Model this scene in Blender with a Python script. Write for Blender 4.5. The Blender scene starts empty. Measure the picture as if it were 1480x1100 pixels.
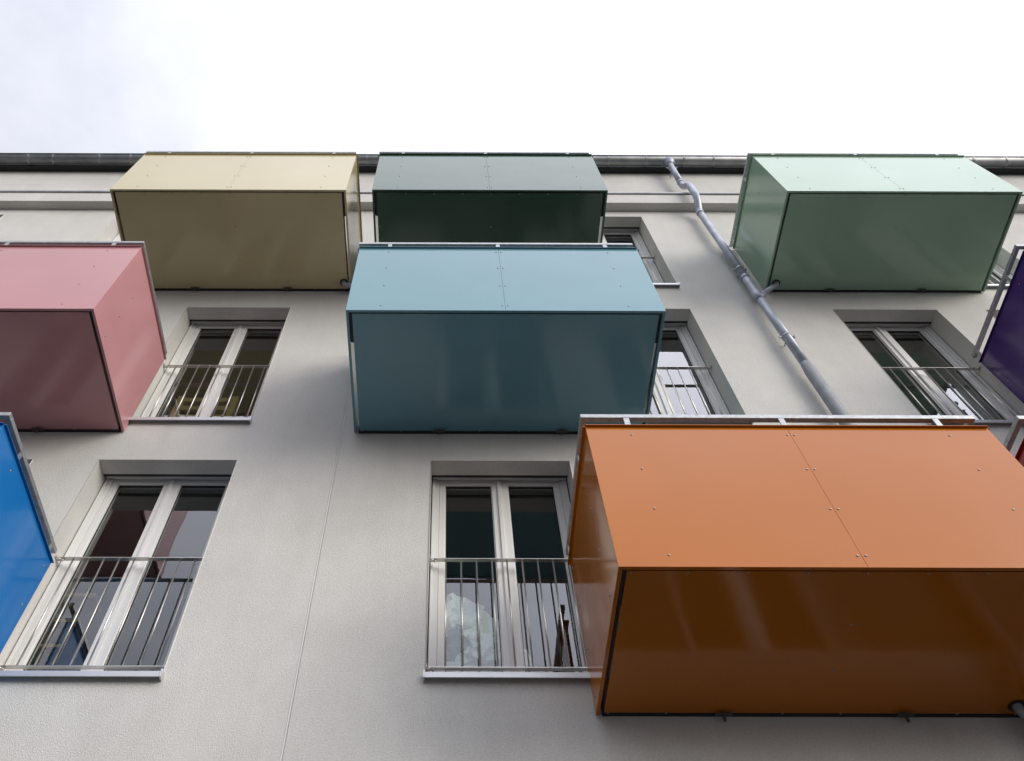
import bpy, bmesh, math, random
from mathutils import Vector, Matrix
random.seed(7)
R = math.radians
scene = bpy.context.scene
col = scene.collection

# ------------------------------------------------------------------ camera
CAMZ = 1.6
FPX, EL, PX, PY, ROLL, D = 1208.2, 57.758, 646.855, 550.0, 0.185, 4.274
cam = bpy.data.cameras.new('camera'); camo = bpy.data.objects.new('camera', cam); col.objects.link(camo)
camo.location = (0, -D, CAMZ)
camo.rotation_euler = (Matrix.Rotation(R(90 + EL), 4, 'X') @ Matrix.Rotation(R(ROLL), 4, 'Z')).to_euler()
cam.sensor_fit = 'HORIZONTAL'; cam.sensor_width = 36
cam.lens = FPX / 1480 * 36
cam.shift_x = (740 - PX) / 1480; cam.shift_y = 0
cam.clip_start = 0.05; cam.clip_end = 2000
scene.camera = camo

# ------------------------------------------------------------------ world: bright overcast
SUN_EL, SUN_AZ = 18, 51          # sun direction: azimuth east of the outward wall normal
w = bpy.data.worlds.new('World'); scene.world = w; w.use_nodes = True
nt = w.node_tree; nt.nodes.clear()
def N(t, k, **kw):
    n = t.nodes.new(k)
    for a, b in kw.items(): setattr(n, a, b)
    return n
out = N(nt, 'ShaderNodeOutputWorld'); bg = N(nt, 'ShaderNodeBackground')
sky = N(nt, 'ShaderNodeTexSky', sky_type='NISHITA'); sky.sun_disc = False
sky.sun_elevation = R(SUN_EL); sky.sun_rotation = R(180 - SUN_AZ); sky.dust_density = 3; sky.air_density = 1
bright = N(nt, 'ShaderNodeVectorMath', operation='SCALE'); bright.inputs['Scale'].default_value = 0.10
nt.links.new(sky.outputs[0], bright.inputs[0])
tc = N(nt, 'ShaderNodeTexCoord')
n1 = N(nt, 'ShaderNodeTexNoise'); n1.inputs['Scale'].default_value = 1.7; n1.inputs['Detail'].default_value = 6; n1.inputs['Roughness'].default_value = .55
n1.inputs['Distortion'].default_value = .4
mp = N(nt, 'ShaderNodeMapping'); mp.inputs['Scale'].default_value = (1, 1, 1.6); mp.inputs['Location'].default_value = (3.1, 1.7, 0.4)
nt.links.new(tc.outputs['Generated'], mp.inputs[0]); nt.links.new(mp.outputs[0], n1.inputs['Vector'])
cr = N(nt, 'ShaderNodeValToRGB')
cr.color_ramp.elements[0].position = .36; cr.color_ramp.elements[0].color = (0.80, 0.825, 0.93, 1)
cr.color_ramp.elements[1].position = .60; cr.color_ramp.elements[1].color = (1.14, 1.15, 1.25, 1)
nt.links.new(n1.outputs['Fac'], cr.inputs[0])
mx = N(nt, 'ShaderNodeMix', data_type='RGBA'); mx.inputs['Factor'].default_value = .86
nt.links.new(bright.outputs[0], mx.inputs['A']); nt.links.new(cr.outputs[0], mx.inputs['B'])
# the cloud thins out with brightness towards the veiled sun
sd = Vector((math.cos(R(SUN_EL)) * math.sin(R(SUN_AZ)), -math.cos(R(SUN_EL)) * math.cos(R(SUN_AZ)), math.sin(R(SUN_EL))))
dt = N(nt, 'ShaderNodeVectorMath', operation='DOT_PRODUCT'); dt.inputs[1].default_value = sd
nrm = N(nt, 'ShaderNodeVectorMath', operation='NORMALIZE')
nt.links.new(tc.outputs['Generated'], nrm.inputs[0]); nt.links.new(nrm.outputs[0], dt.inputs[0])
mra = N(nt, 'ShaderNodeMapRange', clamp=True)
for k, v in (('From Min', -0.4), ('From Max', 1.0), ('To Min', 0.0), ('To Max', 1.0)): mra.inputs[k].default_value = v
nt.links.new(dt.outputs['Value'], mra.inputs['Value'])
mr = N(nt, 'ShaderNodeFloatCurve')
cu = mr.mapping.curves[0]; cu.points[0].location = (0, .31); cu.points[1].location = (1, .95)
for q in ((.22, .335), (.42, .405), (.56, .53), (.72, .64)): cu.points.new(*q)
mr.mapping.update()
nt.links.new(mra.outputs[0], mr.inputs['Value'])
mr2 = N(nt, 'ShaderNodeMath', operation='MULTIPLY'); mr2.inputs[1].default_value = 2.0; nt.links.new(mr.outputs[0], mr2.inputs[0]); mr = mr2
sc = N(nt, 'ShaderNodeVectorMath', operation='SCALE')
nt.links.new(mx.outputs['Result'], sc.inputs[0]); nt.links.new(mr.outputs[0], sc.inputs['Scale'])
# overcast sky: the zenith is brighter than the horizon
sx = N(nt, 'ShaderNodeSeparateXYZ'); nt.links.new(nrm.outputs[0], sx.inputs[0])
m2 = N(nt, 'ShaderNodeMapRange', clamp=True)
for k, v in (('From Min', 0.0), ('From Max', 1.0), ('To Min', .30), ('To Max', 1.2)): m2.inputs[k].default_value = v
nt.links.new(sx.outputs['Z'], m2.inputs['Value'])
sc2 = N(nt, 'ShaderNodeVectorMath', operation='SCALE')
nt.links.new(sc.outputs[0], sc2.inputs[0]); nt.links.new(m2.outputs[0], sc2.inputs['Scale'])
nt.links.new(sc2.outputs[0], bg.inputs[0]); bg.inputs[1].default_value = 1.0
nt.links.new(bg.outputs[0], out.inputs[0])

sun = bpy.data.lights.new('sun', 'SUN'); suno = bpy.data.objects.new('sun', sun); col.objects.link(suno)
sun.energy = 1.4; sun.angle = R(32); sun.color = (1, .95, .86)
suno.rotation_euler = (-sd).to_track_quat('-Z', 'Y').to_euler()

scene.view_settings.view_transform = 'Standard'; scene.view_settings.look = 'None'
scene.view_settings.gamma = 1; scene.view_settings.use_curve_mapping = False
scene.view_settings.exposure = 0.63
scene.render.engine = 'CYCLES'
scene.cycles.max_bounces = 8; scene.cycles.transparent_max_bounces = 12; scene.cycles.glossy_bounces = 5

# ------------------------------------------------------------------ materials
def mat(name, base, rough=.5, metal=0, spec=.5, var=0, vscale=3, bump=0, bscale=50, bdist=.01, wave=0, voro=False, coat=0):
    m = bpy.data.materials.new(name); m.use_nodes = True; t = m.node_tree
    b = t.nodes['Principled BSDF']
    b.inputs['Base Color'].default_value = (*base, 1); b.inputs['Roughness'].default_value = rough
    b.inputs['Metallic'].default_value = metal; b.inputs['Specular IOR Level'].default_value = spec
    b.inputs['Coat Weight'].default_value = coat; b.inputs['Coat Roughness'].default_value = .06
    g = N(t, 'ShaderNodeNewGeometry')
    if var:
        n = N(t, 'ShaderNodeTexVoronoi' if voro else 'ShaderNodeTexNoise'); n.inputs['Scale'].default_value = vscale
        if not voro: n.inputs['Detail'].default_value = 5
        t.links.new(g.outputs['Position'], n.inputs['Vector'])
        r = N(t, 'ShaderNodeMapRange'); r.inputs['To Min'].default_value = 1 - var; r.inputs['To Max'].default_value = 1 + var
        t.links.new(n.outputs['Color' if voro else 'Fac'], r.inputs['Value'])
        if not voro:
            r.inputs['From Min'].default_value = .3; r.inputs['From Max'].default_value = .7
        s = N(t, 'ShaderNodeVectorMath', operation='SCALE'); s.inputs[0].default_value = base
        t.links.new(r.outputs[0], s.inputs['Scale']); t.links.new(s.outputs[0], b.inputs['Base Color'])
    last = None
    if bump:
        n = N(t, 'ShaderNodeTexNoise'); n.inputs['Scale'].default_value = bscale; n.inputs['Detail'].default_value = 3
        t.links.new(g.outputs['Position'], n.inputs['Vector'])
        bp = N(t, 'ShaderNodeBump'); bp.inputs['Strength'].default_value = bump; bp.inputs['Distance'].default_value = bdist
        t.links.new(n.outputs['Fac'], bp.inputs['Height']); last = bp
    if wave:
        n = N(t, 'ShaderNodeTexNoise'); n.inputs['Scale'].default_value = 1.6; n.inputs['Detail'].default_value = 1
        t.links.new(g.outputs['Position'], n.inputs['Vector'])
        bp = N(t, 'ShaderNodeBump'); bp.inputs['Strength'].default_value = 1; bp.inputs['Distance'].default_value = wave
        t.links.new(n.outputs['Fac'], bp.inputs['Height'])
        if last: t.links.new(last.outputs[0], bp.inputs['Normal'])
        last = bp
    if last: t.links.new(last.outputs[0], b.inputs['Normal'])
    return m

def paint(name, c): return mat(name, c, rough=.13, spec=.39, var=.035, vscale=1.3, wave=.005)

def plaster():
    m = mat('mineral_plaster', (.625, .615, .585), rough=.93, spec=.15)
    t = m.node_tree; b = t.nodes['Principled BSDF']; g = N(t, 'ShaderNodeNewGeometry')
    def noise(sc, det=4, rough=.6, vec=None):
        n = N(t, 'ShaderNodeTexNoise'); n.inputs['Scale'].default_value = sc; n.inputs['Detail'].default_value = det
        n.inputs['Roughness'].default_value = rough
        t.links.new(vec or g.outputs['Position'], n.inputs['Vector']); return n
    # blotches, vertical run-off streaks, grain
    m1 = N(t, 'ShaderNodeMapping'); m1.inputs['Scale'].default_value = (1, 1, .07); t.links.new(g.outputs['Position'], m1.inputs[0])
    a = noise(1.3, 7); s = noise(5.5, 4, .6, m1.outputs[0]); gr = noise(75, 3, .7)
    def mr_(n, lo, hi, f0=.3, f1=.7):
        r = N(t, 'ShaderNodeMapRange'); t.links.new(n.outputs['Fac'], r.inputs[0])
        r.inputs['From Min'].default_value = f0; r.inputs['From Max'].default_value = f1
        r.inputs['To Min'].default_value = lo; r.inputs['To Max'].default_value = hi; return r
    def mul(x, y):
        k = N(t, 'ShaderNodeMath', operation='MULTIPLY'); t.links.new(x.outputs[0], k.inputs[0]); t.links.new(y.outputs[0], k.inputs[1]); return k
    f = mul(mul(mr_(a, .895, 1.05), mr_(s, .965, 1.015)), mr_(gr, .86, 1.07))
    sc_ = N(t, 'ShaderNodeVectorMath', operation='SCALE'); sc_.inputs[0].default_value = (.625, .615, .585)
    t.links.new(f.outputs[0], sc_.inputs['Scale']); t.links.new(sc_.outputs[0], b.inputs['Base Color'])
    v = N(t, 'ShaderNodeTexVoronoi'); v.inputs['Scale'].default_value = 170; t.links.new(g.outputs['Position'], v.inputs['Vector'])
    g2 = noise(105, 6, .8)
    ad = N(t, 'ShaderNodeMath', operation='ADD'); t.links.new(v.outputs['Distance'], ad.inputs[0]); t.links.new(g2.outputs['Fac'], ad.inputs[1])
    bp = N(t, 'ShaderNodeBump'); bp.inputs['Strength'].default_value = .8; bp.inputs['Distance'].default_value = .0026
    t.links.new(ad.outputs[0], bp.inputs['Height']); t.links.new(bp.outputs[0], b.inputs['Normal'])
    return m

def glass():
    m = bpy.data.materials.new('window_glass'); m.use_nodes = True; t = m.node_tree; t.nodes.clear()
    o = N(t, 'ShaderNodeOutputMaterial'); tr = N(t, 'ShaderNodeBsdfTransparent'); gl = N(t, 'ShaderNodeBsdfGlossy')
    tr.inputs[0].default_value = (.80, .84, .82, 1); gl.inputs['Roughness'].default_value = 0.0; gl.inputs[0].default_value = (.97, .97, 1, 1)
    fr = N(t, 'ShaderNodeFresnel'); fr.inputs[0].default_value = 1.5
    g = N(t, 'ShaderNodeNewGeometry')
    iv = N(t, 'ShaderNodeMath', operation='SUBTRACT'); iv.inputs[0].default_value = 1; t.links.new(g.outputs['Backfacing'], iv.inputs[1])
    k = N(t, 'ShaderNodeMath', operation='MULTIPLY'); k.inputs[1].default_value = 3.2
    t.links.new(fr.outputs[0], k.inputs[0])
    k2 = N(t, 'ShaderNodeMath', operation='MULTIPLY', use_clamp=True); t.links.new(k.outputs[0], k2.inputs[0]); t.links.new(iv.outputs[0], k2.inputs[1])
    n = N(t, 'ShaderNodeTexNoise'); n.inputs['Scale'].default_value = 2.2; n.inputs['Detail'].default_value = 0
    t.links.new(g.outputs['Position'], n.inputs['Vector'])
    bp = N(t, 'ShaderNodeBump'); bp.inputs['Strength'].default_value = 1; bp.inputs['Distance'].default_value = .0016
    t.links.new(n.outputs['Fac'], bp.inputs['Height']); t.links.new(bp.outputs[0], gl.inputs['Normal'])
    mx = N(t, 'ShaderNodeMixShader'); t.links.new(k2.outputs[0], mx.inputs[0]); t.links.new(tr.outputs[0], mx.inputs[1]); t.links.new(gl.outputs[0], mx.inputs[2])
    t.links.new(mx.outputs[0], o.inputs[0]); return m

M = dict(
    plaster=plaster(), glass=glass(),
    pvc=mat('white_pvc', (.70, .695, .68), .52, var=.03, vscale=2),
    pvc_grey=mat('grey_aluminium_shutter', (.40, .40, .40), .45, var=.04, vscale=4),
    rubber=mat('black_gasket', (.012, .012, .013), .6),
    alu=mat('anodised_aluminium_sill', (.58, .585, .60), .38, metal=.55, var=.05, vscale=6),
    galv=mat('galvanised_steel', (.38, .39, .40), .48, metal=.75, var=.16, vscale=38, voro=True, bump=.15, bscale=60, bdist=.002),
    steel=mat('stainless_steel', (.56, .54, .51), .33, metal=.9, var=.06, vscale=12),
    zinc=mat('weathered_zinc', (.29, .30, .31), .45, metal=.6, var=.25, vscale=4.5, bump=.2, bscale=9, bdist=.004),
    zinc_pipe=mat('zinc_pipe', (.36, .385, .45), .42, metal=.30, var=.20, vscale=9, bump=.15, bscale=12, bdist=.003),
    iron_dark=mat('dark_steel_bracket', (.09, .088, .085), .6, metal=.2),
    iron=mat('cast_iron_pipe', (.27, .28, .30), .55, metal=.2, var=.12, vscale=10),
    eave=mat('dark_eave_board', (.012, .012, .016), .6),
    concrete=mat('concrete', (.30, .29, .28), .9, var=.12, vscale=2, bump=.4, bscale=40),
    bounce_cut=mat('dark_bounce_cut', (.085, .082, .08), .9, var=.1, vscale=3, bump=.4, bscale=80, bdist=.004),  # made-up dark tone for the lower wall, keeps bounce light off the soffits
    asphalt=mat('asphalt', (.07, .07, .072), .9, var=.2, vscale=3, bump=.6, bscale=90),
    paving=mat('paving', (.055, .054, .052), .9, var=.12, vscale=2, bump=.5, bscale=60),
    room=mat('room_paint', (.42, .40, .36), .9),
    floorwood=mat('oak_floor', (.22, .13, .07), .5, var=.2, vscale=5),
    roof=mat('roof_sheet', (.12, .12, .13), .6, var=.1, vscale=2),
    pine=mat('pine_wood', (.55, .40, .17), .5, var=.1, vscale=14),
    darkwood=mat('dark_wood', (.035, .028, .024), .4),
    bagwhite=mat('white_plastic_bag', (.90, .92, .90), .35, bump=.5, bscale=9, bdist=.03),
    baggreen=mat('grey_green_plastic_bag', (.16, .21, .22), .35, var=.25, vscale=9, bump=.6, bscale=12, bdist=.03),
    baglime=mat('lime_print', (.42, .62, .08), .4),
    blueplastic=mat('light_blue_plastic', (.30, .52, .62), .4),
    white=mat('white_lacquer', (.80, .80, .82), .4),
    screw=mat('screw_steel', (.30, .285, .27), .35, metal=.75),
)

# ------------------------------------------------------------------ mesh helpers
class MB:
    def __init__(s): s.v = []; s.f = []; s.sm = []
    def box(s, x0, x1, y0, y1, z0, z1):
        b = len(s.v); s.v += [(x, y, z) for z in (z0, z1) for y in (y0, y1) for x in (x0, x1)]
        for q in ((0, 2, 3, 1), (4, 5, 7, 6), (0, 1, 5, 4), (2, 6, 7, 3), (0, 4, 6, 2), (1, 3, 7, 5)):
            s.f.append(tuple(b + i for i in q)); s.sm.append(False)
        return s
    def quad(s, *p):
        b = len(s.v); s.v += [tuple(q) for q in p]; s.f.append(tuple(range(b, b + len(p)))); s.sm.append(False); return s
    def tube(s, pts, r, n=14, caps=True):
        pts = [Vector(p) for p in pts]; b = len(s.v)
        rs = r if isinstance(r, (list, tuple)) else [r] * len(pts)
        d0 = (pts[1] - pts[0]).normalized()
        up = Vector((0, 0, 1)) if abs(d0.z) < .9 else Vector((1, 0, 0))
        a = d0.cross(up).normalized()
        for i, p in enumerate(pts):
            d = (pts[min(i + 1, len(pts) - 1)] - pts[max(i - 1, 0)]).normalized()
            a = (a - d * a.dot(d)).normalized(); c = d.cross(a)
            for k in range(n):
                t = 2 * math.pi * k / n; s.v.append(tuple(p + (a * math.cos(t) + c * math.sin(t)) * rs[i]))
        for i in range(len(pts) - 1):
            for k in range(n):
                k2 = (k + 1) % n; q = b + i * n
                s.f.append((q + k, q + k2, q + n + k2, q + n + k)); s.sm.append(True)
        if caps:
            s.f.append(tuple(b + k for k in reversed(range(n)))); s.sm.append(False)
            s.f.append(tuple(b + (len(pts) - 1) * n + k for k in range(n))); s.sm.append(False)
        return s
    def dome(s, c, nrm, r, h, n=8):
        c = Vector(c); nrm = Vector(nrm); a = nrm.orthogonal().normalized(); e = nrm.cross(a); b = len(s.v)
        for (rr, hh) in ((r, 0), (r * .92, h * .45), (r * .55, h * .9)):
            for k in range(n):
                t = 2 * math.pi * k / n; s.v.append(tuple(c + (a * math.cos(t) + e * math.sin(t)) * rr + nrm * hh))
        for i in range(2):
            for k in range(n):
                k2 = (k + 1) % n; q = b + i * n; s.f.append((q + k, q + k2, q + n + k2, q + n + k)); s.sm.append(True)
        s.f.append(tuple(b + 2 * n + k for k in range(n))); s.sm.append(True); return s
    def prism_x(s, prof, x0, x1):     # closed profile of (y, z) extruded along x
        b = len(s.v); n = len(prof)
        s.v += [(x0, y, z) for y, z in prof] + [(x1, y, z) for y, z in prof]
        for k in range(n):
            k2 = (k + 1) % n; s.f.append((b + k, b + k2, b + n + k2, b + n + k)); s.sm.append(False)
        s.f.append(tuple(b + k for k in reversed(range(n)))); s.f.append(tuple(b + n + k for k in range(n))); s.sm += [False, False]
        return s
    def mesh(s, name):
        me = bpy.data.meshes.new(name); me.from_pydata(s.v, [], s.f); me.polygons.foreach_set('use_smooth', s.sm)
        bm = bmesh.new(); bm.from_mesh(me); bmesh.ops.recalc_face_normals(bm, faces=bm.faces); bm.to_mesh(me); bm.free()
        return me
    def build(s, name, m, parent=None, loc=(0, 0, 0), bevel=0, stuff=False):
        me = s.mesh(name); me.materials.append(m)
        o = bpy.data.objects.new(name, me); col.objects.link(o); o.location = loc
        if parent: o.parent = parent
        if bevel:
            b = o.modifiers.new('bevel', 'BEVEL'); b.width = bevel; b.segments = 2; b.limit_method = 'ANGLE'; b.angle_limit = R(50)
        if stuff: o['kind'] = 'stuff'
        return o

def empty(name, loc, label=None, cat=None, group=None):
    o = bpy.data.objects.new(name, None); col.objects.link(o); o.location = loc; o.empty_display_size = .2
    if label: o['label'] = label
    if cat: o['category'] = cat
    if group: o['group'] = group
    return o
def copy_tree(o, parent=None):
    c = o.copy(); col.objects.link(c)
    if parent: c.parent = parent
    for ch in list(o.children): copy_tree(ch, c)
    return c

# ------------------------------------------------------------------ ground
o = MB().quad((-300, -300, 0), (300, -300, 0), (300, 300, 0), (-300, 300, 0)).build('ground', M['paving']); o['kind'] = 'structure'
o = MB().box(-120, 120, -14, -6, -.1, .004).build('road', M['asphalt']); o['kind'] = 'structure'
o = MB().box(-120, 120, -6, 0, -.1, .12).build('pavement', M['paving']); o['kind'] = 'structure'

# ------------------------------------------------------------------ building
Z = CAMZ
WW = 1.146
COLS = [-10.05, -7.32, -4.59, -2.893, -.132, 1.54, 4.274, 5.978, 8.74, 10.44]
SILL = [.65, 3.37, 6.083, 8.85]
LINT = [2.62, 5.518, 8.272, 11.052]
RAILZ = [1.82, 4.540, 7.290, 10.045]
XL, XR = -12.0, 14.0
JX0, JX1 = -.929, -.913
TOP = 12.93
bld = empty('apartment_building', (0, 0, 0), 'pale plastered apartment block with recessed white windows under a zinc gutter', 'building')

def wall_mesh():
    mb = MB(); xs = {XL, XR, JX0, JX1}
    for c in COLS: xs |= {c, c + WW}
    xs = sorted(xs); zs = sorted({-CAMZ, 11.267} | set(SILL) | set(LINT))
    T = .36; LD = .147
    for i in range(len(xs) - 1):
        for j in range(len(zs) - 1):
            x0, x1, z0, z1 = xs[i], xs[i + 1], zs[j] + Z, zs[j + 1] + Z
            xm, zm = (x0 + x1) / 2, (zs[j] + zs[j + 1]) / 2
            hole = any(c < xm < c + WW for c in COLS) and any(a < zm < b for a, b in zip(SILL, LINT))
            if hole:
                mb.quad((x0, 0, z0), (x0, 0, z1), (x0, T, z1), (x0, T, z0)); mb.quad((x1, 0, z0), (x1, T, z0), (x1, T, z1), (x1, 0, z1))
                mb.quad((x0, 0, z0), (x0, T, z0), (x1, T, z0), (x1, 0, z0)); mb.quad((x0, 0, z1), (x1, 0, z1), (x1, LD, z1), (x0, LD, z1))
                u = z1 + .13      # shutter niche above the lintel edge
                mb.quad((x0, LD, z1), (x1, LD, z1), (x1, LD, u), (x0, LD, u)); mb.quad((x0, LD, u), (x1, LD, u), (x1, T, u), (x0, T, u))
                mb.quad((x0, LD, z1), (x0, LD, u), (x0, T, u), (x0, T, z1)); mb.quad((x1, LD, z1), (x1, T, z1), (x1, T, u), (x1, LD, u))
            elif abs(xm - (JX0 + JX1) / 2) < .005:
                d = .012
                mb.quad((x0, d, z0), (x1, d, z0), (x1, d, z1), (x0, d, z1))
                mb.quad((x0, 0, z0), (x0, d, z0), (x0, d, z1), (x0, 0, z1)); mb.quad((x1, d, z0), (x1, 0, z0), (x1, 0, z1), (x1, d, z1))
                mb.quad((x0, T, z0), (x0, T, z1), (x1, T, z1), (x1, T, z0))
            else:
                mb.quad((x0, 0, z0), (x1, 0, z0), (x1, 0, z1), (x0, 0, z1)); mb.quad((x0, T, z0), (x0, T, z1), (x1, T, z1), (x1, T, z0))
    return mb
mb = wall_mesh()
me = bpy.data.meshes.new('facade_wall'); me.from_pydata(mb.v, [], mb.f); me.materials.append(M['plaster'])
bm = bmesh.new(); bm.from_mesh(me); bmesh.ops.remove_doubles(bm, verts=bm.verts, dist=1e-5)
# soften the plaster arrises a little (front edges of the openings)
es = [e for e in bm.edges if len(e.link_faces) == 2 and e.calc_face_angle(0) > 1.2 and all(abs(v.co.y) < 1e-4 for v in e.verts)
      and not (abs(e.verts[0].co.x - JX0) < .001 or abs(e.verts[0].co.x - JX1) < .001)]
bmesh.ops.bevel(bm, geom=es, offset=.007, segments=2, affect='EDGES', profile=.5)
bm.to_mesh(me); bm.free()
wall = bpy.data.objects.new('facade_wall', me); col.objects.link(wall); wall.parent = bld
# gable and rear walls
MB().box(XL - .3, XL, 0, 11, 0, TOP + Z).build('gable_wall', M['plaster'], bld)
MB().box(XR, XR + .3, 0, 11, 0, TOP + Z).build('gable_wall', M['plaster'], bld)
MB().box(XL, XR, 10.7, 11, 0, TOP + Z).build('rear_wall', M['plaster'], bld)
# cornice band, ledge flashing, attic wall, eave
MB().prism_x([(-.128, 11.270), (-.128, 11.60), (.36, 11.62), (.36, 11.270)], XL, XR).build('cornice_band', M['plaster'], bld, (0, 0, Z), bevel=.006)
MB().prism_x([(-.150, 11.604), (-.150, 11.640), (.0, 11.655), (.0, 11.604)], XL, XR).build('ledge_flashing', M['zinc'], bld, (0, 0, Z))
MB().box(XL, XR, 0.002, .36, 11.657, TOP).build('attic_wall', M['plaster'], bld, (0, 0, Z))
MB().box(XL, XR, -.09, .36, TOP + .002, TOP + .13).build('eave_board', M['eave'], bld, (0, 0, Z))
MB().prism_x([(-.09, TOP + .134), (-.09, TOP + .16), (5.5, TOP + .5), (11.2, TOP + .16), (11.2, TOP + .134)], XL - .3, XR + .3).build('roof', M['roof'], bld, (0, 0, Z))
# expansion joint profile in its groove
MB().box(JX0 + .002, JX1 - .005, .004, .0115, -CAMZ + .12, 11.26).build('expansion_joint', M['pvc'], bld, (0, 0, Z))
# unseen dark facing added to cut bounce onto soffits, piers and spandrels round windows
xs_ = [XL] + [v for c in COLS for v in (c - .002, c + WW + .002)] + [XR]
for a, b_ in zip(xs_[::2], xs_[1::2]):
    MB().box(a, b_, -.030, -.001, -CAMZ, 2.62).build('bounce_cut_facing', M['bounce_cut'], bld, (0, 0, Z), bevel=.004)
for c in COLS:
    MB().box(c - .001, c + WW + .001, -.030, -.001, -CAMZ, .60).build('bounce_cut_facing', M['bounce_cut'], bld, (0, 0, Z))
# rooms behind the windows
def room(h):
    mb = MB(); x0, x1, y0, y1, z0, z1 = -.5, WW + .26, .362, 4.2, -.12, h + .25
    mb.quad((x0, y0, z0), (x0, y1, z0), (x0, y1, z1), (x0, y0, z1)); mb.quad((x1, y0, z0), (x1, y0, z1), (x1, y1, z1), (x1, y1, z0))
    mb.quad((x0, y1, z0), (x1, y1, z0), (x1, y1, z1), (x0, y1, z1)); mb.quad((x0, y0, z1), (x0, y1, z1), (x1, y1, z1), (x1, y0, z1))
    mb.quad((x0, y0, z0), (x1, y0, z0), (x1, y1, z0), (x0, y1, z0))
    return mb
# windows: frame > sash, pane, sill, shutter_slot ...
FY = .225
def window(h):
    f = MB(); w = WW; g = .006; fw = .066; ht = h + .10
    f.box(g, fw, 0, .085, 0, ht); f.box(w - fw, w - g, 0, .085, 0, ht)
    f.box(fw, w - fw, 0, .085, h + .040, ht); f.box(fw, w - fw, 0, .085, 0, .05)
    fr = f.build('window', M['pvc'], bld, bevel=.003)
    # roller shutter guide rails in front of the frame
    for a, b_ in ((.010, .030), (w - .030, w - .010)):
        MB().box(a, b_, -.014, -.001, .05, ht).build('guide_rail', M['pvc'], fr, bevel=.002)
    c = w / 2
    for s in (0, 1):
        x0, x1 = (fw + .001, c - .001) if s == 0 else (c + .001, w - fw - .001)
        sl, sr = (.047, .066) if s == 0 else (.066, .047)
        q = MB(); z0, z1 = .051, h + .039
        q.box(x0, x0 + sl, .010, .075, z0, z1); q.box(x1 - sr, x1, .010, .075, z0, z1)
        q.box(x0 + sl, x1 - sr, .010, .075, z0, z0 + .06); q.box(x0 + sl, x1 - sr, .010, .075, z1 - .057, z1)
        q.build('sash', M['pvc'], fr, bevel=.004)
        a, b_, c_, d_ = x0 + sl, x1 - sr, z0 + .06, z1 - .057
        MB().box(a, a + .007, .026, .07, c_, d_).box(b_ - .007, b_, .026, .07, c_, d_).build('glazing_bead', M['pvc'], fr, stuff=True)
        a += .007; b_ -= .007; t_ = .005
        MB().box(a, a + t_, .034, .046, c_, d_).box(b_ - t_, b_, .034, .046, c_, d_).box(a + t_, b_ - t_, .034, .046, c_, c_ + t_).box(a + t_, b_ - t_, .030, .046, d_ - .011, d_).build('gasket', M['rubber'], fr)
        MB().box(a - .004, b_ + .004, .0462, .068, c_ - .005, d_ + .005).build('pane', M['glass'], fr)
    MB().box(c - .022, c + .012, -.004, .0095, .06, h + .03).build('meeting_stile', M['pvc'], fr, bevel=.004)
    # dark slot the roller shutter drops from, with its end slat showing
    MB().box(.004, w - .004, -.0765, -.050, h + .003, h + .125).build('shutter_slot', M['rubber'], fr)
    MB().box(.012, w - .012, -.048, -.020, h + .012, h + .050).build('shutter_end_slat', M['pvc_grey'], fr, bevel=.002)
    for a, b_ in ((.0005, .0058), (w - .0058, w - .0005)):
        MB().box(a, b_, -.004, .06, .04, h + .0).build('edge_seal', M['rubber'], fr)
    s = MB().prism_x([(-.272, -.042), (-.272, -.002), (-.001, .035), (-.001, .004), (-.264, -.009), (-.264, -.042)], -.001, w + .001)
    s.box(-.013, -.001, -.276, -.228, -.044, .014); s.box(w + .001, w + .013, -.276, -.228, -.044, .014)
    s.build('sill', M['alu'], fr, bevel=.0015)
    room(h).build('room', M['room'], fr, (0, -FY, 0))
    return fr
for k, (zs, zl) in enumerate(zip(SILL, LINT)):
    proto = window(zl - zs)
    for i, x in enumerate(COLS):
        o = proto if i == 0 else copy_tree(proto, bld)
        o.location = (x, FY, zs + Z)

# ------------------------------------------------------------------ gutter and downpipe
gt = empty('roof_gutter', (0, 0, TOP + Z), 'weathered half-round zinc gutter running along the whole eave', 'gutter')
GY, GZ, GR = -.178, .065, .083
prof = []
for k in range(19):
    a = math.pi + math.pi * k / 18; prof.append((GY + GR * math.cos(a), GZ + GR * math.sin(a)))
inner = [(GY + (GR - .004) * math.cos(math.pi + math.pi * k / 18), GZ + (GR - .004) * math.sin(math.pi + math.pi * k / 18)) for k in reversed(range(19))]
g_ = MB().prism_x(prof + inner, XL - .2, XR + .2); g_.sm = [True] * (len(g_.f) - 2) + [False] * 2
g_.build('gutter_channel', M['zinc'], gt)
MB().tube([(XL - .2, GY - GR - .006, GZ + .002), (XR + .2, GY - GR - .006, GZ + .002)], .010, 10).build('gutter_bead', M['zinc'], gt)
xb = XL + .3; gx = [-6.59, -6.2, -5.47, -4.98, 2.517, 3.108, 3.70, 4.164, 4.979]
while xb < XR:
    if not any(abs(xb - q) < .3 for q in gx) and not (3.2 < xb < 3.7): gx.append(xb)
    xb += random.uniform(.5, .72)
bme = None
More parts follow.
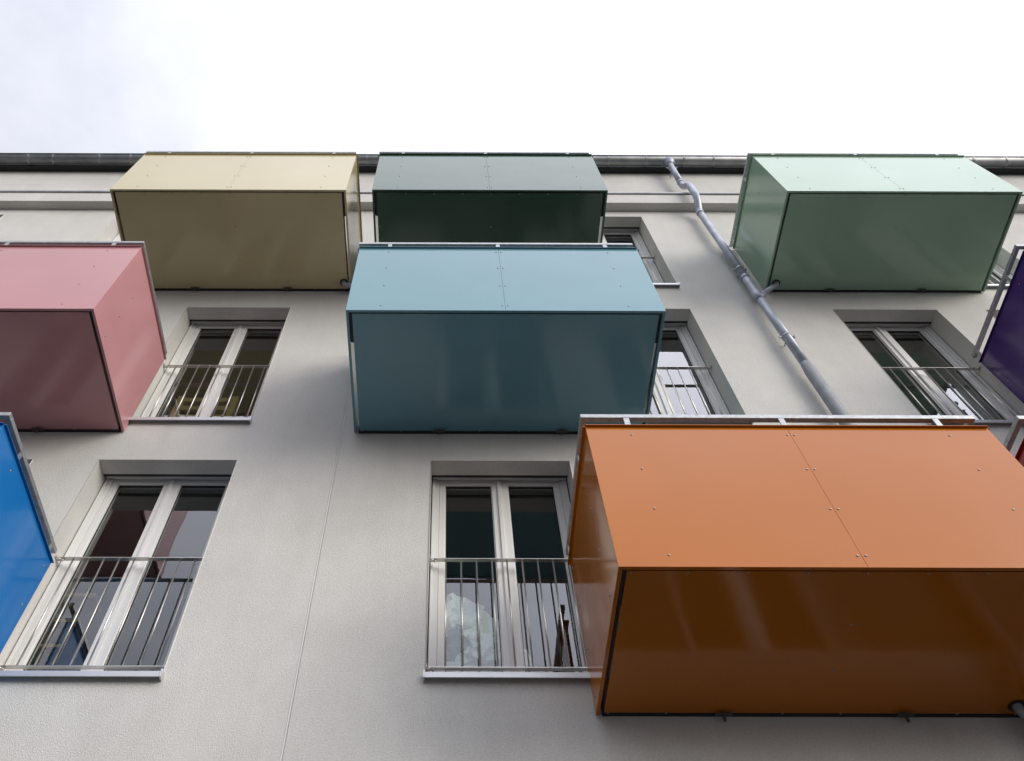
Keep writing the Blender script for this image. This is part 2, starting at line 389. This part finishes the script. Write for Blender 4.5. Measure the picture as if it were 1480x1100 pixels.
for x in sorted(gx):
    if bme is None:
        pts = [(0, GY + (GR + .004) * math.cos(math.pi + math.pi * k / 12), GZ + (GR + .004) * math.sin(math.pi + math.pi * k / 12)) for k in range(13)]
        q = MB()
        for a, b_ in zip(pts, pts[1:]):
            n0 = Vector((0, GY - a[1], GZ - a[2])).normalized() * .005; n1_ = Vector((0, GY - b_[1], GZ - b_[2])).normalized() * .005
            A, B = Vector(a), Vector(b_)
            for off in ((-.011, .011),):
                l, r_ = Vector((off[0], 0, 0)), Vector((off[1], 0, 0))
                q.quad(A + l, A + r_, B + r_, B + l); q.quad(A + n0 + l, B + n1_ + l, B + n1_ + r_, A + n0 + r_)
                q.quad(A + l, B + l, B + n1_ + l, A + n0 + l); q.quad(A + r_, A + n0 + r_, B + n1_ + r_, B + r_)
        o = q.build('gutter_bracket', M['galv'], gt); bme = o
    else:
        o = bme.copy(); col.objects.link(o); o.parent = gt
    o.location = (x, 0, 0)

PX_ = 3.462
dp = empty('downpipe', (PX_, -.105, 0), 'grey zinc downpipe with a swan neck at the gutter, running down between windows', 'downpipe')
def arc_path(pts, rad=.07, n=5):
    pts = [Vector(p) for p in pts]; outp = [pts[0]]
    for i in range(1, len(pts) - 1):
        a = (pts[i - 1] - pts[i]).normalized(); b = (pts[i + 1] - pts[i]).normalized()
        r_ = min(rad, (pts[i - 1] - pts[i]).length * .48, (pts[i + 1] - pts[i]).length * .48)
        for k in range(n + 1):
            t = k / n; outp.append((pts[i] + a * r_) * (1 - t) ** 2 + pts[i] * 2 * t * (1 - t) + (pts[i] + b * r_) * t * t)
    outp.append(pts[-1]); return outp
y0 = .105
PR = .045
MB().tube([(0, GY + y0, TOP - .12 + Z), (0, GY + y0, TOP - .075 + Z), (0, GY + y0, TOP - .03 + Z), (0, GY + y0, TOP + .02 + Z)], [.052, .056, .085, .09], 20).build('outlet_funnel', M['zinc_pipe'], dp)
MB().tube([(0, GY + y0, TOP - .08 + Z), (0, -.13 + y0, 12.10 + Z)], PR, 20).build('upper_pipe', M['zinc_pipe'], dp)
MB().tube(arc_path([(0, -.13 + y0, 12.14 + Z), (0, -.13 + y0, 11.92 + Z), (0, -.245 + y0, 11.70 + Z), (0, -.245 + y0, 11.22 + Z), (0, -.105 + y0, 11.00 + Z), (0, -.105 + y0, 10.90 + Z)], .1), PR + .003, 20).build('swan_neck', M['zinc_pipe'], dp)
for a, b_ in ((10.95, 8.86), (8.885, 6.9)):
    MB().tube([(0, 0, a + Z), (0, 0, b_ + Z)], PR, 20).build('pipe_section', M['zinc_pipe'], dp)
MB().tube([(0, 0, 6.93 + Z), (0, 0, 6.86 + Z), (0, 0, 6.80 + Z), (0, 0, .12)], [.048, .051, .057, .057], 20).build('lower_pipe', M['iron'], dp)
for z in (12.11, 10.93, 8.87):
    MB().tube([(0, (0 if z < 12 else -.13 + y0), z - .03 + Z), (0, (0 if z < 12 else -.13 + y0), z + .03 + Z)], PR + (.007 if z > 11.9 or z == 10.93 else .004), 20).build('collar', M['zinc_pipe'], dp)
for z in (12.72, 9.1, 7.46, 4.9, 2.0):
    r_ = PR + .005 if z > 6.8 else .062
    yc = GY + y0 + .02 if z > 12 else 0
    c = MB().tube([(0, yc, z - .014 + Z), (0, yc, z + .014 + Z)], r_, 20)
    c.box(r_ - .01, r_ + .035, yc - .006, yc + .006, z - .013 + Z, z + .013 + Z); c.box(-r_ - .03, -r_ + .01, yc - .006, yc + .006, z - .013 + Z, z + .013 + Z)
    c.tube([(r_ + .02, yc - .022, z + Z), (r_ + .02, yc + .022, z + Z)], .007, 8)
    c.tube([(0, yc + .04, z + Z), (0, y0 + .01, z + Z)], .007, 8)
    c.build('pipe_clamp', M['galv'], dp)
# branch socket where the balcony drain joins
MB().tube([(0, 0, 8.52 + Z), (0, 0, 8.30 + Z)], PR + .005, 20).tube([(.02, 0, 8.37 + Z), (.085, 0, 8.455 + Z)], .037, 16).build('branch_socket', M['zinc_pipe'], dp)
MB().tube([(0, 0, 2.92 + Z), (0, 0, 2.70 + Z)], .066, 20).tube([(-.02, 0, 2.77 + Z), (-.085, 0, 2.855 + Z)], .037, 16).build('branch_socket', M['iron'], dp)

# ------------------------------------------------------------------ balconies
BW, BD, BH = 2.54, 1.21, 1.222
T = .022
def screws(parent, pts, nrm, r=.0075, h=.0055):
    q = MB()
    for p in pts: q.dome(p, nrm, r, h)
    return q.build('screws', M['screw'], parent, stuff=True)
def balcony(x0, zb, paint_m, label, spout=None, H=BH, W=BW):
    root = empty('balcony', (x0, 0, zb + Z), label, 'balcony', 'box balconies hung on the facade')
    ys = -BD; c = W / 2
    # front cladding in two sheets with a fine seam
    for (a, b_, sx) in ((0, c - .0007, .275), (c + .0007, W, W - .28)):
        o = MB().box(a, b_, ys, ys + T, 0, H).build('front_panel', paint_m, root, bevel=.0012)
        e = c - .022 if a == 0 else c + .022
        screws(o, [(x, ys, z) for x in (sx, e) for z in (.083, .447, .80, 1.14)], (0, -1, 0))
    for s in (0, 1):
        a = 0 if s == 0 else W - T
        o = MB().box(a, a + T, ys + T + .0006, -.012, 0, H).build('side_panel', paint_m, root, bevel=.0025)
        xx, nn = (0, (-1, 0, 0)) if s == 0 else (W, (1, 0, 0))
        screws(o, [(xx, y, z) for y in (-.915, -.075) for z in (.083, .43, .78, 1.13)], nn)
    # folded top flashing on three sides
    ov = .018; a, b_ = H + .001, H + .005
    MB().box(0, W, ys - ov, ys, a, b_).box(-ov, .04, ys, -.012, a, b_).box(W - .04, W + ov, ys, -.012, a, b_).box(.04, W - .04, ys, ys + .04, a, b_).build('top_flashing', paint_m, root)
    # soffit
    g = .026
    sf = MB().box(T + g, W - T - g, ys + T + .013, -.030, .006, .016).build('soffit_panel', paint_m, root, bevel=.002)
    pts = [(.055 + .3075 * i if i else .07, -1.163, .006) for i in range(9) if i < 8] + [(W - .07, -1.163, .006)]
    pts += [(x, y, .006) for y in (-.785, -.405) for x in (.065, W / 2 + .025, W - .065)] + [(.07 + .34 * i, -.03, .006) for i in range(8)]
    screws(sf, pts, (0, 0, -1), r=.007, h=.004)
    # steel floor frame and deck
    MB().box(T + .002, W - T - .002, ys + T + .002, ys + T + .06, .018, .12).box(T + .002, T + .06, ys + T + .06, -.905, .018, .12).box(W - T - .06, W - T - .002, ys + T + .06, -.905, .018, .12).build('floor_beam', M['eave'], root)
    MB().box(T + g + .004, W - T - g - .004, ys + T + .064, -.03, .018, .17).build('deck', M['concrete'], root)
    # handrail of square galvanised tube
    t = .038; z0 = H + .107; e = -.016; e2 = W - .016
    rl = MB().box(e, e2, ys, ys + t, z0, z0 + t).box(e, e + t, ys + t + .0006, 0, z0, z0 + t).box(e2 - t, e2, ys + t + .0006, 0, z0, z0 + t).build('handrail', M['galv'], root, bevel=.003)
    for x in (.275, c, W - .28):
        MB().box(x - .018, x + .018, ys + .002, ys + .010, H + .0055, z0).box(x - .018, x + .018, ys + T + .001, ys + T + .008, H - .12, H).build('rail_post', M['galv'], root)
    for x in (e + .002, e2 - .010):
        for y in (-.90, -.09):
            MB().box(x, x + .008, y - .018, y + .018, H + .0055, z0).build('rail_post', M['galv'], root)
    MB().box(.04, W - .04, -.028, -.0, .004, .10).build('wall_shadow_strip', M['eave'], root)  # black strip painted in for the shadow band where soffit meets wall
    # inner uprights that carry the cladding (seen only from above / the side)
    up = MB()
    for x in (.275, c, W - .28): up.box(x - .02, x + .02, ys + T + .003, ys + T + .033, .10, H - .02)
    up.build('upright', M['galv'], root)
    # hanger brackets on the wall below the soffit
    for x in (.74, W - .74):
        MB().box(x - .05, x + .05, -.056, -.0285, -.014, -.009).box(x - .007, x + .007, -.044, -.0285, -.050, -.014).tube([(x, -.045, -.010), (x, -.045, .018)], .009, 8).build('support_bracket', M['iron_dark'], root)
    if spout:
        hx, pts_ = spout
        MB().tube([(hx, -.113, -.001), (hx, -.113, .0058)], .047, 18).build('drain_ring', M['rubber'], root)
        MB().tube(arc_path([(hx, -.113, .03)] + pts_, .05), .028, 14).build('drain_spout', M['zinc_pipe'], root)
    return root
C = dict(orange=(.43, .128, .006), teal=(.125, .27, .325), lgreen=(.29, .42, .31), yellow=(.515, .45, .262),
         dgreen=(.046, .092, .062), pink=(.50, .245, .26), blue=(.010, .145, .43), purple=(.060, .026, .15), red=(.30, .022, .026))
P = {k: paint('paint_' + k, v) for k, v in C.items()}
balcony(.872, 3.09, P['orange'], 'large orange box balcony, nearest the viewer at lower right', (2.425, [(2.425, -.113, -.03), (PX_ - .872 - .05, -.105, -.24)]))
balcony(-.810, 5.90, P['teal'], 'grey-blue teal box balcony in the middle, directly below the dark green one')
balcony(3.650, 8.705, P['lgreen'], 'pale mint green box balcony at top right, beside the downpipe', (.113, [(.113, -.113, -.03), (PX_ - 3.65 + .045, -.105, -.275)]))
balcony(-3.640, 8.69, P['yellow'], 'sand yellow box balcony at top left, above the left windows', (2.45, [(2.45, -.113, -.04), (2.72, -.06, -.08), (2.78, 0, -.10)]))
balcony(-.820, 8.705, P['dgreen'], 'dark bottle green box balcony, top centre, partly hidden by the teal one')
balcony(-2.811 - BW, 5.908, P['pink'], 'dusty pink box balcony cut off by the left edge')
balcony(-2.803 - BW, 3.092, P['blue'], 'bright blue box balcony at the left edge, beneath the pink one')
balcony(5.29, 5.90, P['purple'], 'violet box balcony cut off by the right edge, beneath the mint green one')
balcony(3.690, 3.09, P['red'], 'red box balcony, only a corner showing at the right edge beside the orange one')

# ------------------------------------------------------------------ window guard railings
RY = .162
def guard(h):
    root = empty('window_railing', (0, 0, 0))
    w = WW
    MB().box(.012, w - .012, RY - .017, RY + .017, -.007, .0).build('top_rail', M['steel'], root, bevel=.001)
    MB().box(.012, w - .012, RY - .017, RY + .017, -h, -h + .007).build('bottom_rail', M['steel'], root, bevel=.001)
    b = None
    for i in range(9):
        x = .123 + .1133 * i
        if b is None: b = MB().tube([(0, RY, -h + .005), (0, RY, -.005)], .0062, 8).build('bar', M['steel'], root); o = b
        else: o = b.copy(); col.objects.link(o)
        o.parent = root; o.location = (x, 0, 0)
    for z in (-.012, -h - .004):
        for s in (0, 1):
            q = MB(); x = .0 if s == 0 else w
            sg = 1 if s == 0 else -1
            q.box(min(x + sg * .001, x + sg * .006), max(x + sg * .001, x + sg * .006), RY - .042, RY + .022, z - .014, z + .014)
            q.box(min(x + sg * .006, x + sg * .05), max(x + sg * .006, x + sg * .05), RY - .010, RY + .010, z - .005, z + .004)
            q.tube([(x + sg * .006, RY - .03, z - .004), (x + sg * .045, RY - .006, z - .008)], .006, 8)
            q.dome((x + sg * .045, RY, z - .006), (0, 0, -1), .010, .010)
            q.build('rail_bracket', M['steel'], root)
    return root
proto = None
rails = [
    (1, 3, 'slim steel window railing beside the bright blue balcony, left column lower window'),
    (1, 4, 'slim steel window railing left of the orange balcony, in front of plastic bags'),
    (2, 3, 'slim steel window railing below the sand yellow balcony, beside the pink one'),
    (2, 5, 'slim steel window railing right of the teal balcony, half hidden behind it'),
    (2, 6, 'slim steel window railing below the mint green balcony, above the orange one'),
    (3, 5, 'slim steel window railing right of the dark green balcony, only its end showing'),
    (3, 7, 'slim steel window railing behind the right end of the mint green balcony'),
]
for k, i, lab in rails:
    if proto is None: proto = guard(.985); o = proto
    else: o = copy_tree(proto)
    o.location = (COLS[i], 0, RAILZ[k] + Z); o['label'] = lab; o['category'] = 'railing'; o['group'] = 'steel railings across the french windows'

# ------------------------------------------------------------------ things seen through the glass
def blob(cx, cy, cz, rx, ry, rz, seed, amp=.22, sub=4, pinch=0.0):
    bm = bmesh.new(); bmesh.ops.create_icosphere(bm, subdivisions=sub, radius=1)
    from mathutils import noise as nz
    for v in bm.verts:
        p = v.co.copy()
        n = nz.noise(p * 1.3 + Vector((seed, 0, 0))) - .75 * abs(nz.noise(p * 2.6 + Vector((0, seed, 0)))) - .4 * abs(nz.noise(p * 6.5 + Vector((seed, seed, 0)))) + .25
        k = 1 + amp * n
        if pinch and p.z > 0: k *= 1 - pinch * p.z
        v.co = Vector((p.x * rx * k, p.y * ry * k, p.z * rz * k if p.z > -.7 else -.7 * rz)) + Vector((cx, cy, cz))
    return bm
def blob_obj(name, bm, m, parent=None):
    me = bpy.data.meshes.new(name); bm.to_mesh(me); bm.free(); me.materials.append(m)
    o = bpy.data.objects.new(name, me); col.objects.link(o)
    if parent: o.parent = parent
    return o
FL = [s - .12 + Z for s in SILL]
# storage box carrying the bags, behind the railing left of the orange balcony
o = MB().box(-.10, .40, .42, .78, 0, .58).build('storage_box', M['white'], None, (0, 0, FL[1]), bevel=.01)
o['label'] = 'pale storage box inside the window left of the orange balcony, under the bags'; o['category'] = 'box'
bz = FL[1] + .58
r_ = empty('shopping_bag', (.10, .55, bz), 'bulging grey-green shopping bag with a white top, behind the lower middle window', 'bag')
o = blob_obj('bag_body', blob(.02, 0, .20, .22, .13, .27, 3.3, .45), M['baggreen'], r_)
o = blob_obj('bag_top', blob(-.03, -.02, .44, .20, .12, .21, 9.1, .7), M['bagwhite'], r_)
MB().box(.16, .185, -.15, -.125, .1, .42).build('print_stripe', M['baglime'], r_)
o = blob_obj('plastic_bag', blob(0, 0, .13, .22, .10, .20, 5.7, .8), M['bagwhite']); o.location = (.30, .47, bz)
o['label'] = 'crumpled white plastic bag slumped beside the grey-green bag'; o['category'] = 'bag'
o = MB().box(.42, .98, .40, .66, 0, .32).build('storage_crate', M['blueplastic'], None, (0, 0, FL[1]), bevel=.01)
o['label'] = 'light blue storage crate at the foot of the lower middle window'; o['category'] = 'crate'
def chair(name, loc, rz, m, label, w=.44, d=.44, hb=.95, hs=.46, rungs=2, pw=.04):
    r = empty(name, loc, label, 'chair'); r.rotation_euler = (0, 0, rz)
    MB().box(-w / 2, w / 2, -d / 2, d / 2, hs - .04, hs).build('seat', m, r, bevel=.006)
    for sx in (-1, 1):
        x = sx * (w / 2 - pw / 2)
        MB().box(x - pw / 2, x + pw / 2, -d / 2, -d / 2 + pw, 0, hb).build('rear_post', m, r, bevel=.004)
        MB().box(x - pw / 2, x + pw / 2, d / 2 - pw, d / 2, 0, hs - .04).build('leg', m, r, bevel=.004)
    for i in range(rungs):
        z = hb - .02 - i * .15
        MB().box(-w / 2 + pw, w / 2 - pw, -d / 2 + .008, -d / 2 + .028, z - .07, z).build('back_rail', m, r, bevel=.004)
    return r
chair('dark_chair', (.98, .86, FL[1] + .32), R(8), M['darkwood'], 'dark wooden chair behind the lower middle window, next to the orange balcony', hb=.98, rungs=3)
chair('pine_chair', (-2.487, .74, FL[2] + .20), 0, M['pine'], 'light pine chair standing inside the window below the yellow balcony', w=.63, hb=1.12, rungs=3, pw=.07)
# platforms those chairs stand on
o = MB().box(-2.85, -1.85, .48, 1.5, 0, .20).build('floor_platform', M['floorwood'], None, (0, 0, FL[2])); o['label'] = 'low wooden platform under the pine chair inside the window'; o['category'] = 'platform'
o = MB().box(.60, 1.25, .67, 1.2, 0, .32).build('floor_platform', M['floorwood'], None, (0, 0, FL[1])); o['label'] = 'low wooden platform under the dark chair inside the lower middle window'; o['category'] = 'platform'
# step ladder in the left window
r_ = empty('step_ladder', (-2.98, .80, FL[1]), 'small step ladder with a yellow top inside the lower left window', 'ladder')
MB().box(-.20, .20, -.10, .10, 1.42, 1.46).build('top_step', M['pine'], r_, bevel=.005)
for sx in (-1, 1):
    for sy in (-1, 1):
        MB().tube([(sx * .17, sy * .06, 1.42), (sx * .24, sy * .42, 0)], .018, 8).build('leg', M['darkwood'], r_)
for i in range(4):
    z = 1.1 - i * .3; k = (1.42 - z) / 1.42
    MB().box(-.17 - .07 * k, .17 + .07 * k, -.06 - .36 * k - .03, -.06 - .36 * k + .04, z, z + .025).build('step', M['pine'], r_)
# white cabinet in the right-hand window
r_ = empty('white_cabinet', (5.29, .385, FL[2]), 'white cabinet standing inside the window above the orange balcony', 'cabinet')
MB().box(.0, .36, .0, .70, 0, 1.39).build('carcass', M['white'], r_, bevel=.004)
MB().box(-.018, -.001, .02, .345, .04, 1.37).build('door', M['white'], r_, bevel=.003)
MB().box(-.018, -.001, .352, .68, .04, 1.37).build('door', M['white'], r_, bevel=.003)
MB().box(-.045, -.019, .06, .10, .90, .97).build('handle', M['rubber'], r_)
